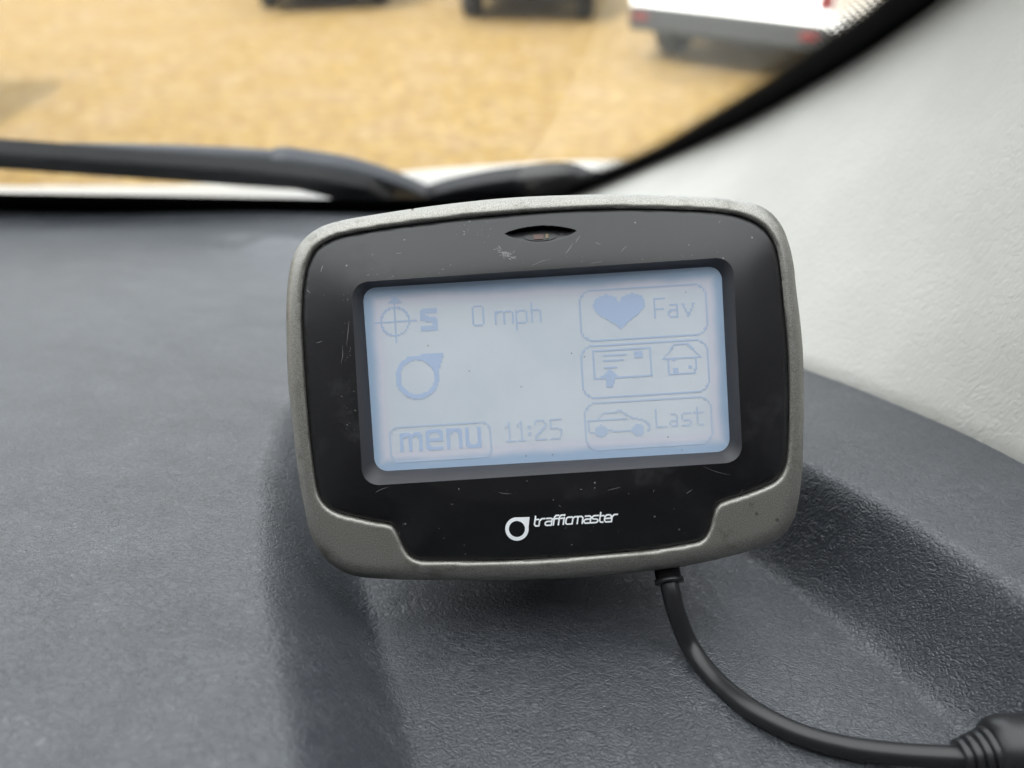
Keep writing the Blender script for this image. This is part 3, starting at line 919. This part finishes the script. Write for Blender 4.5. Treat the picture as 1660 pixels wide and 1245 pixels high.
# wordmark, drawn as pen strokes (x to the right, y up; x-height 10)
W = {
 't': (6.2, [[(1, 14), (1, 2.5), (2.5, 0), (5, 0)], [(1, 9.3), (5, 9.3)]]),
 'r': (6.4, [[(0, 0), (0, 7), (2, 10), (5.5, 10)]]),
 'a': (8.6, [[(1, 10), (6, 10), (7.4, 8.5), (7.4, 0)], [(7.4, 0), (2, 0), (.3, 1.6), (.3, 4), (2, 5.6), (7.4, 5.6)]]),
 'f': (5.6, [[(1, 0), (1, 11), (2.5, 13.5), (5.4, 13.5)], [(-.6, 9), (4.6, 9)]]),
 'i': (3.0, [[(.8, 0), (.8, 10)], [(.8, 13), (.8, 13.9)]]),
 'c': (7.6, [[(6.6, 10), (2, 10), (.2, 8), (.2, 2), (2, 0), (6.6, 0)]]),
 'm': (12.6, [[(0, 0), (0, 8), (1.6, 10), (9.4, 10), (11.2, 8), (11.2, 0)], [(5.6, 10), (5.6, 0)]]),
 's': (8.0, [[(7, 10), (2, 10), (.4, 8.6), (.4, 6.6), (2, 5.2), (5.4, 5), (7, 3.6), (7, 1.4), (5.6, 0), (0, 0)]]),
 'e': (8.2, [[(.4, 5), (7.2, 5), (7.2, 8.4), (5.6, 10), (2, 10), (.2, 8), (.2, 2), (2, 0), (7, 0)]]),
}
word = 'trafficmaster'
wt = sum(W[ch][0] for ch in word)
x = 0; paths = []
p0, p1 = np.array([864.5, 853.0]), np.array([1000.5, 845.0])
ux = (p1-p0)/wt; ul = np.linalg.norm(p1-p0)/wt; uy = np.array([ux[1], -ux[0]])/ul*1.12
ch_s = []
for ch in word:
    for st in W[ch][1]:
        paths.append([tuple(p0+ux*(x+u_+.16*v_)+uy*v_) for u_, v_ in st])
    x += W[ch][0]
mbw = ribbon(paths, 2.5)
mesh_obj('logo_wordmark', mbw.v, mbw.f, M['logo'], nav, False)

# ---- sensor behind the scoop
def disc(cx, cy, rx, ry, dz, name, m, tilt=-2.3):
    c_, s__ = math.cos(R(tilt)), math.sin(R(tilt))
    pts = [(cx+rx*math.cos(a_)*c_-ry*math.sin(a_)*s__, cy+rx*math.cos(a_)*s__+ry*math.sin(a_)*c_) for a_ in np.linspace(0, 2*math.pi, 28, endpoint=False)]
    p = np.array([dev(*q_) for q_ in pts]); cz = face_z(np.array([dev(cx, cy)]))[0]
    t3 = lift(p, face_z(p)+dz)
    return mesh_obj(name, t3, [tuple(range(28))], m, nav, False)
disc(876, 383, 27, 7.2, .0002, 'sensor_window', M['hole'])
def flat_quad(name, pts, dz, m):
    p = np.array([dev(*q_) for q_ in pts])
    t3 = lift(p, face_z(p)+dz); b3 = t3.copy(); b3[:, 2] -= .0002
    v_, f_ = loft([t3, b3], True); f_.append((0, 1, 2, 3))
    return mesh_obj(name, v_, f_, m, nav, False)
flat_quad('sensor_chip', [(864, 380.5), (881, 379.5), (881, 387), (866, 388)], .0004, M['sensor'])
flat_quad('sensor_lead', [(884, 379.5), (889, 379), (889, 385.5), (885, 387)], .0004, M['lens_clear'])

# ---- scuffs: torn flecks by the scoop, fine scratches, chipped edge
mb = MB()
def scratch(a_, b_, wpx, up=.00003):
    a_ = np.array(a_, float); b_ = np.array(b_, float); n = max(int(np.hypot(*(b_-a_))/2), 3)
    ts = np.linspace(0, 1, n); mid = (b_-a_); nn = np.array([-mid[1], mid[0]])/max(np.hypot(*mid), 1e-6)
    bow = random.uniform(-.06, .06)*np.hypot(*mid)
    ps = [a_+mid*t+nn*bow*math.sin(math.pi*t) for t in ts]; ww = [wpx*(.25+.75*math.sin(math.pi*min(max(t, .06), .94)))/2 for t in ts]
    l_ = on_face([p+nn*w_ for p, w_ in zip(ps, ww)], up); r_ = on_face([p-nn*w_ for p, w_ in zip(ps, ww)], up)
    v_, f_ = loft([l_, r_]); mb.add(v_, f_)
for _ in range(46):
    cx, cy = random.gauss(818, 9), random.gauss(411, 5)
    cy = 411+(cx-818)*.45+random.gauss(0, 3.2)
    an = random.gauss(.35, .5); L = random.uniform(2, 7)
    scratch((cx, cy), (cx+L*math.cos(an), cy+L*math.sin(an)), random.uniform(.5, 1.3))
for a_, b_, w_ in [((916, 412), (929, 394), .9), ((933, 394), (941, 382), .8), ((520, 441), (524, 430), 1.2), ((497, 469), (503, 475), 1.0), ((513, 556), (523, 553), .7),
                   ((608, 799), (631, 789), .8), ((808, 640+158), (829, 640+160), .5), ((957, 427), (978, 423), .5), ((965, 392), (974, 397), .6), ((1007, 409), (1016, 399), .5),
                   ((1165, 362), (1168, 356), .6), ((860, 432), (893, 420), .5), ((1140, 756), (1185, 770), .5), ((985, 795), (1005, 790), .5), ((1113, 800), (1122, 794), .9), ((1199, 800), (1205, 793), .7),
                   ((641, 410), (652, 410), .6), ((603, 414), (605, 411), .9), ((555, 560), (553, 590), .5), ((566, 520), (562, 560), .6)]:
    scratch(a_, b_, w_)
for _ in range(90):
    cx, cy = random.choice([(random.uniform(540, 1170), random.gauss(424, 6)-(random.random()*0)), (random.uniform(740, 800), random.gauss(375, 12)), (random.gauss(563, 6), random.uniform(470, 700)), (random.uniform(600, 1150), random.uniform(790, 880))])
    if 424-6 < cy < 440: cy = 452-(cx-600)*.062-random.uniform(3, 16)
    an = random.uniform(0, 6.28); L = random.choice([.8, 1, 1.3, 2.2, 4])
    q_ = dev(cx, cy)
    if inside(np.array([q_]), HOLE)[0] or dist_poly(np.array([q_]), HOLE)[0] < .0006 or not inside(np.array([q_]), FACE)[0]: continue
    scratch((cx, cy), (cx+L*math.cos(an), cy+L*math.sin(an)), random.uniform(.5, 1.0))
mesh_obj('scuff_marks', mb.v, mb.f, M['scuff'], nav, False)

# ---- rear shell and the foot it stands on
e0 = side[-1]; c2 = e0[:, :2].mean(0)
rows = [e0]
for kz, sc_ in ((-.0012, .985), (-.006, .95), (-.016, .88), (-.024, .76), (-.027, .60)):
    e = e0.copy(); e[:, :2] = c2+(e0[:, :2]-c2)*sc_+np.array([0, .006*(1-sc_)]); e[:, 2] += kz; rows.append(e)
sv, sf = loft(rows, True); sf.append(tuple(range(len(sv)-len(e0), len(sv))))
mesh_obj('rear_shell', sv, sf, M['shell'], nav)
# foot: a stalk from the rear shell down to a pad on the tray floor
def to_loc(p): p = np.asarray(p)-O; return np.array([p @ xa, p @ ya, p @ za])
back = O+za*(-.030)+ya*(-.010)
fl = np.array([back[0], back[1]+.002, 0]); fl[2] = dash_z(fl[1])-TRAY
v, f = tube([to_loc(back), to_loc((back+fl)/2+np.array([0, .004, 0])), to_loc(fl+np.array([0, 0, .003]))], [.016, .014, .015], 24)
mesh_obj('stand_stalk', v, f, M['shell'], nav)
# hidden wedge added to block light under the device, tray floor to rear shell
yb = fl_pt(885, 880, 0)[1]
rows = []
for k, (hz, wx, dy0, dy1) in enumerate(((.0006, .046, 0, .040), (.006, .047, -.0005, .041), (.020, .044, .006, .040), (.034, .036, .016, .038))):
    pts = []
    for (sx, sy) in ((-1, 0), (1, 0), (1, 1), (-1, 1)):
        cx = wx-.006; y0_, y1_ = yb+dy0+.006, yb+dy1-.006
        for a_ in np.linspace(0, math.pi/2, 6):
            a0 = {(-1, 0): math.pi, (1, 0): 1.5*math.pi, (1, 1): 0, (-1, 1): .5*math.pi}[(sx, sy)]
            x_ = O[0]+sx*cx+.006*math.cos(a0+a_); y_ = (y0_ if sy == 0 else y1_)+.006*math.sin(a0+a_)
            pts.append(to_loc((x_, y_, dash_z(y_)-TRAY+hz)))
    rows.append(np.array(pts))
v, f = loft(rows, True); f.append(tuple(range(len(v)-24, len(v))))
mesh_obj('shade_wedge', v, f, M['shell'], nav)

# ------------------------------------------------------------------ cable and plug
CR = .0023
def sag(px, py, k):
    a_ = P(px, py, .1835); b_ = fl_pt(px, py, CR); return a_*(1-k)+b_*k
pth = [P(1080, 915, .1880), P(1083, 934, .1868), P(1088, 960, .1855), sag(1098, 998, .12), sag(1120, 1050, .42), sag(1160, 1102, .78), fl_pt(1218, 1150, CR), fl_pt(1290, 1188, CR), fl_pt(1370, 1211, CR+.0002), fl_pt(1460, 1223, CR+.0012), fl_pt(1560, 1229, CR+.0030), fl_pt(1620, 1233, CR+.0042)]
pth = resample(catmull(pth, 10), 140)
cbl = root('power_cable', 'thick black power cable curving down from the sat nav across the tray', 'cable', tuple(pth[70]))
v, f = tube(pth, CR, 20); mesh_obj('cord', v, f, M['cable'], cbl, True, pth[70])
a_, b_ = P(1081, 922, .1874), P(1085.5, 946, .1860)
v, f = tube([a_, a_*.35+b_*.65, a_*.34+b_*.66, b_*.97+a_*.03, b_], [.0031, .0031, .0035, .0035, .0030], 24)
mesh_obj('plug_collar', v, f, M['cable'], cbl, True, pth[70])
g0_, g1_ = fl_pt(1556, 1229, CR+.003), fl_pt(1606, 1222, .0062)
n = 61; gp = np.array([g0_*(1-t)+g1_*t for t in np.linspace(0, 1, n)])
gr_ = [.0029+.0018*t+(.0006 if (t*3.6) % 1 < .6 else -.0006) for t in np.linspace(0, 1, n)]
v, f = tube(gp, gr_, 24); mesh_obj('strain_relief', v, f, M['cable'], cbl, True, pth[70])
p1_ = fl_pt(1600, 1219, .0066); p2_ = fl_pt(1790, 1212, .0072)
v, f = tube([p1_, p1_*.98+p2_*.02, p1_*.93+p2_*.07, p1_*.85+p2_*.15, p2_], [.0042, .0054, .0064, .0070, .0072], 32)
mesh_obj('plug', v, f, M['cable'], cbl, True, pth[70])

# ------------------------------------------------------------------ parked vehicles
M['car_dark'] = simple('dark car paint', (.02, .022, .026), .25)
M['car_blue'] = simple('navy car paint', (.02, .024, .035), .25)
M['bumper'] = simple('grey bumper plastic', (.016, .018, .0195), .75, 0, .3)
M['under'] = simple('underbody', (.012, .012, .012), .9)
M['tyre'] = simple('tyre', (.014, .014, .014), .8)
M['rim'] = simple('wheel rim', (.42, .43, .45), .35, .7)
M['window'] = simple('dark vehicle glass', (.01, .012, .014), .06)
M['red'] = simple('red lens', (.075, .006, .006), .5, 0, .3)
M['clearlens'] = simple('clear lens', (.65, .66, .66), .2)
M['plate'] = simple('yellow plate', (.72, .52, .05), .5)

def wheel(parent, x, y, r, wd):
    """one wheel: tyre, with its rim as a sub-part"""
    s = 1 if x > 0 else -1
    prof = [(.62, -.5), (.93, -.5), (1, -.38), (1, .38), (.93, .5), (.62, .5)]
    rows_ = []
    for k in range(28):
        a_ = 2*math.pi*k/28
        rows_.append(np.array([(x+wd*q_, y+r*p_*math.cos(a_), r+r*p_*math.sin(a_)) for p_, q_ in prof]))
    rows_.append(rows_[0]); v_, f_ = loft(rows_)
    t = mesh_obj('wheel', v_, f_, M['tyre'], parent)
    mb_ = MB()
    face = x+s*wd*.36
    ringv = [(face, y+r*.63*math.cos(2*math.pi*k/28), r+r*.63*math.sin(2*math.pi*k/28)) for k in range(28)]
    mb_.add(ringv, [tuple(range(28))])
    for k in range(5):
        a_ = 2*math.pi*k/5; ca, sa = math.cos(a_), math.sin(a_)
        q4 = [(.12, -.07), (.6, -.05), (.6, .05), (.12, .07)]
        mb_.add([(face+s*.02, y+r*(p_*ca-q_*sa), r+r*(p_*sa+q_*ca)) for p_, q_ in q4], [(0, 1, 2, 3)])
    mesh_obj('rim', mb_.v, mb_.f, M['rim'], t, False)

def vehicle(name, label, cat, loc, yaw, L, Wd, prof, paint, rear_h, wheels, r, group, bump_z, plate_z, reflect=True, tail='van'):
    """prof: stations (y, z floor, z belt, z roof, half-width at roof as a share)"""
    rt = root(name, label, cat, loc, group); rt.rotation_euler = (0, 0, yaw)
    hwid = Wd/2; rows_ = []
    for (y, zf, zb, zr, kr, kb) in prof:
        wb = hwid*kb
        half = [(0, zf), (wb*.80, zf), (wb*.96, zf+.06), (wb, zf+.28), (wb, zb-.12), (wb*.985, zb), (wb*(kr+.05), zr-.10), (wb*kr, zr-.03), (wb*kr*.85, zr), (0, zr+.015)]
        pts = [(-x_, y, z_) for x_, z_ in half[::-1]]+[(x_, y, z_) for x_, z_ in half[1:]]
        rows_.append(np.array(pts))
    v_, f_ = loft(rows_)
    n_ = len(rows_[0]); f_.append(tuple(range(n_))); f_.append(tuple(range(len(v_)-n_, len(v_))))
    b_ = mesh_obj('body', v_, f_, paint, rt)
    bevel(b_, .03, 3, 25)
    mb_ = MB().box((-hwid*.78, .12, bump_z-.05), (hwid*.78, L-.2, bump_z+.12)); mesh_obj('underbody', mb_.v, mb_.f, M['under'], rt, False)
    for yb, s in ((-.07, 1), (L+.07, -1)):
        mb_ = MB().box((-hwid*1.0, min(yb, yb+s*.22), bump_z), (hwid*1.0, max(yb, yb+s*.22), rear_h))
        bevel(mesh_obj('bumper', mb_.v, mb_.f, M['bumper'], rt, False), .045, 4)
    for y in wheels:
        for s in (-1, 1): wheel(rt, s*(hwid-.13), y, r, .22)
    for s in (-1, 1):
        mb_ = MB().box((s*hwid*.86-.075, -.085, rear_h-.115), (s*hwid*.86+.075, -.055, rear_h-.055))
        mesh_obj('reflector', mb_.v, mb_.f, M['red'], rt, False)
        zt = prof[0][2]
        mb_ = MB().box((s*hwid*.93-.06, -.025, zt-.35), (s*hwid*.93+.06, .05, zt+.12)); bevel(mesh_obj('tail_lamp', mb_.v, mb_.f, M['red'], rt, False), .015)
        mb_ = MB().box((s*hwid*.93-.065, -.028, zt-.50), (s*hwid*.93+.065, .05, zt-.36)); bevel(mesh_obj('reversing_lamp', mb_.v, mb_.f, M['clearlens'], rt, False), .015)
    mb_ = MB().box((-.27+plate_z[1], -.02 if tail == 'van' else -.095, plate_z[0]), (.27+plate_z[1], .02, plate_z[0]+.115)); mesh_obj('number_plate', mb_.v, mb_.f, M['plate'], rt, False)
    # glass: rear light and side lights, set just proud of the body
    y0, zb, zr = prof[0][0], prof[0][2], prof[0][3]
    k1, k2 = prof[1], prof[-3]
    mb_ = MB().add([(-hwid*.72, y0-.006, zb+.04), (hwid*.72, y0-.006, zb+.04), (hwid*.64, y0-.006+.0, zr-.16), (-hwid*.64, y0-.006, zr-.16)], [(0, 1, 2, 3)])
    mesh_obj('rear_window', mb_.v, mb_.f, M['window'], rt, False)
    for s in (-1, 1):
        q4 = [(s*(hwid*.985+.004), k1[0]+.15, zb+.02), (s*(hwid*.985+.004), k2[0]-.35, zb+.02), (s*(hwid*(k2[4]+.05)+.012), k2[0]-.6, zr-.13), (s*(hwid*(k1[4]+.05)+.012), k1[0]+.25, zr-.13)]
        mesh_obj('side_window', q4, [(0, 1, 2, 3)], M['window'], rt, False)
    return rt
GRP = 'vehicles parked across the gravel'
# white van, rear corner towards us
lc, rc = hit(1022, 40, (np.array([0, 0, 1.0]), .40)), hit(1336, 80, (np.array([0, 0, 1.0]), .40))
dv_ = rc-lc; yaw = math.atan2(dv_[1], dv_[0]); mid = (lc+rc)/2; Wv = np.linalg.norm(dv_)
van_prof = [(0, .47, 1.05, 1.75, .86, .97), (.05, .45, 1.05, 1.80, .88, 1.0), (1.2, .34, 1.05, 1.84, .88, 1.0), (2.6, .34, 1.03, 1.82, .86, 1.0), (3.1, .34, 1.0, 1.45, .85, 1.0), (3.7, .36, .95, 1.02, .85, .98), (4.1, .45, .80, .84, .8, .9)]
vehicle('parked_van', 'white van with grey bumper and red reflectors parked beyond the gravel', 'van', (mid[0], mid[1], 0), yaw, 4.1, Wv, van_prof, M['white_paint'], .585, (.85, 3.35), .33, GRP, .37, (.80, -.20))
car_prof = [(0, .40, .92, 1.02, .80, .95), (.10, .34, .92, 1.30, .74, 1.0), (.6, .28, .90, 1.44, .74, 1.0), (1.8, .26, .88, 1.46, .74, 1.0), (2.6, .26, .88, 1.20, .78, 1.0), (3.1, .28, .86, .92, .85, 1.0), (3.9, .36, .70, .74, .8, .9)]
a1 = hit(846, 30, (np.array([0, 0, 1.0]), 0.))
vehicle('parked_car', 'black car seen by its tyres and yellow plate left of the white van', 'car', (a1[0]+.02, a1[1]-.55, 0), R(-6), 3.9, 1.66, car_prof, M['car_dark'], .56, (.62, 3.1), .30, GRP, .35, (.40, -.1), tail='car')
a2 = hit(545, 10, (np.array([0, 0, 1.0]), 0.))
vehicle('parked_car', 'dark car at the top edge, farthest left of the parked row', 'car', (a2[0], a2[1]-.5, 0), R(14), 3.9, 1.70, car_prof, M['car_blue'], .5, (.62, 3.1), .30, GRP, .24, (.55, 0), tail='car')
vehicle('parked_car', 'unseen car added on the left to cast the shadow at the left edge', 'car', (-4.8-.83, 6.0, 0), R(180), 3.9, 1.66, car_prof, M['car_dark'], .52, (.62, 3.1), .30, GRP, .27, (.36, -.1), tail='car')  # car out of view, added for the shadow it throws into the left edge
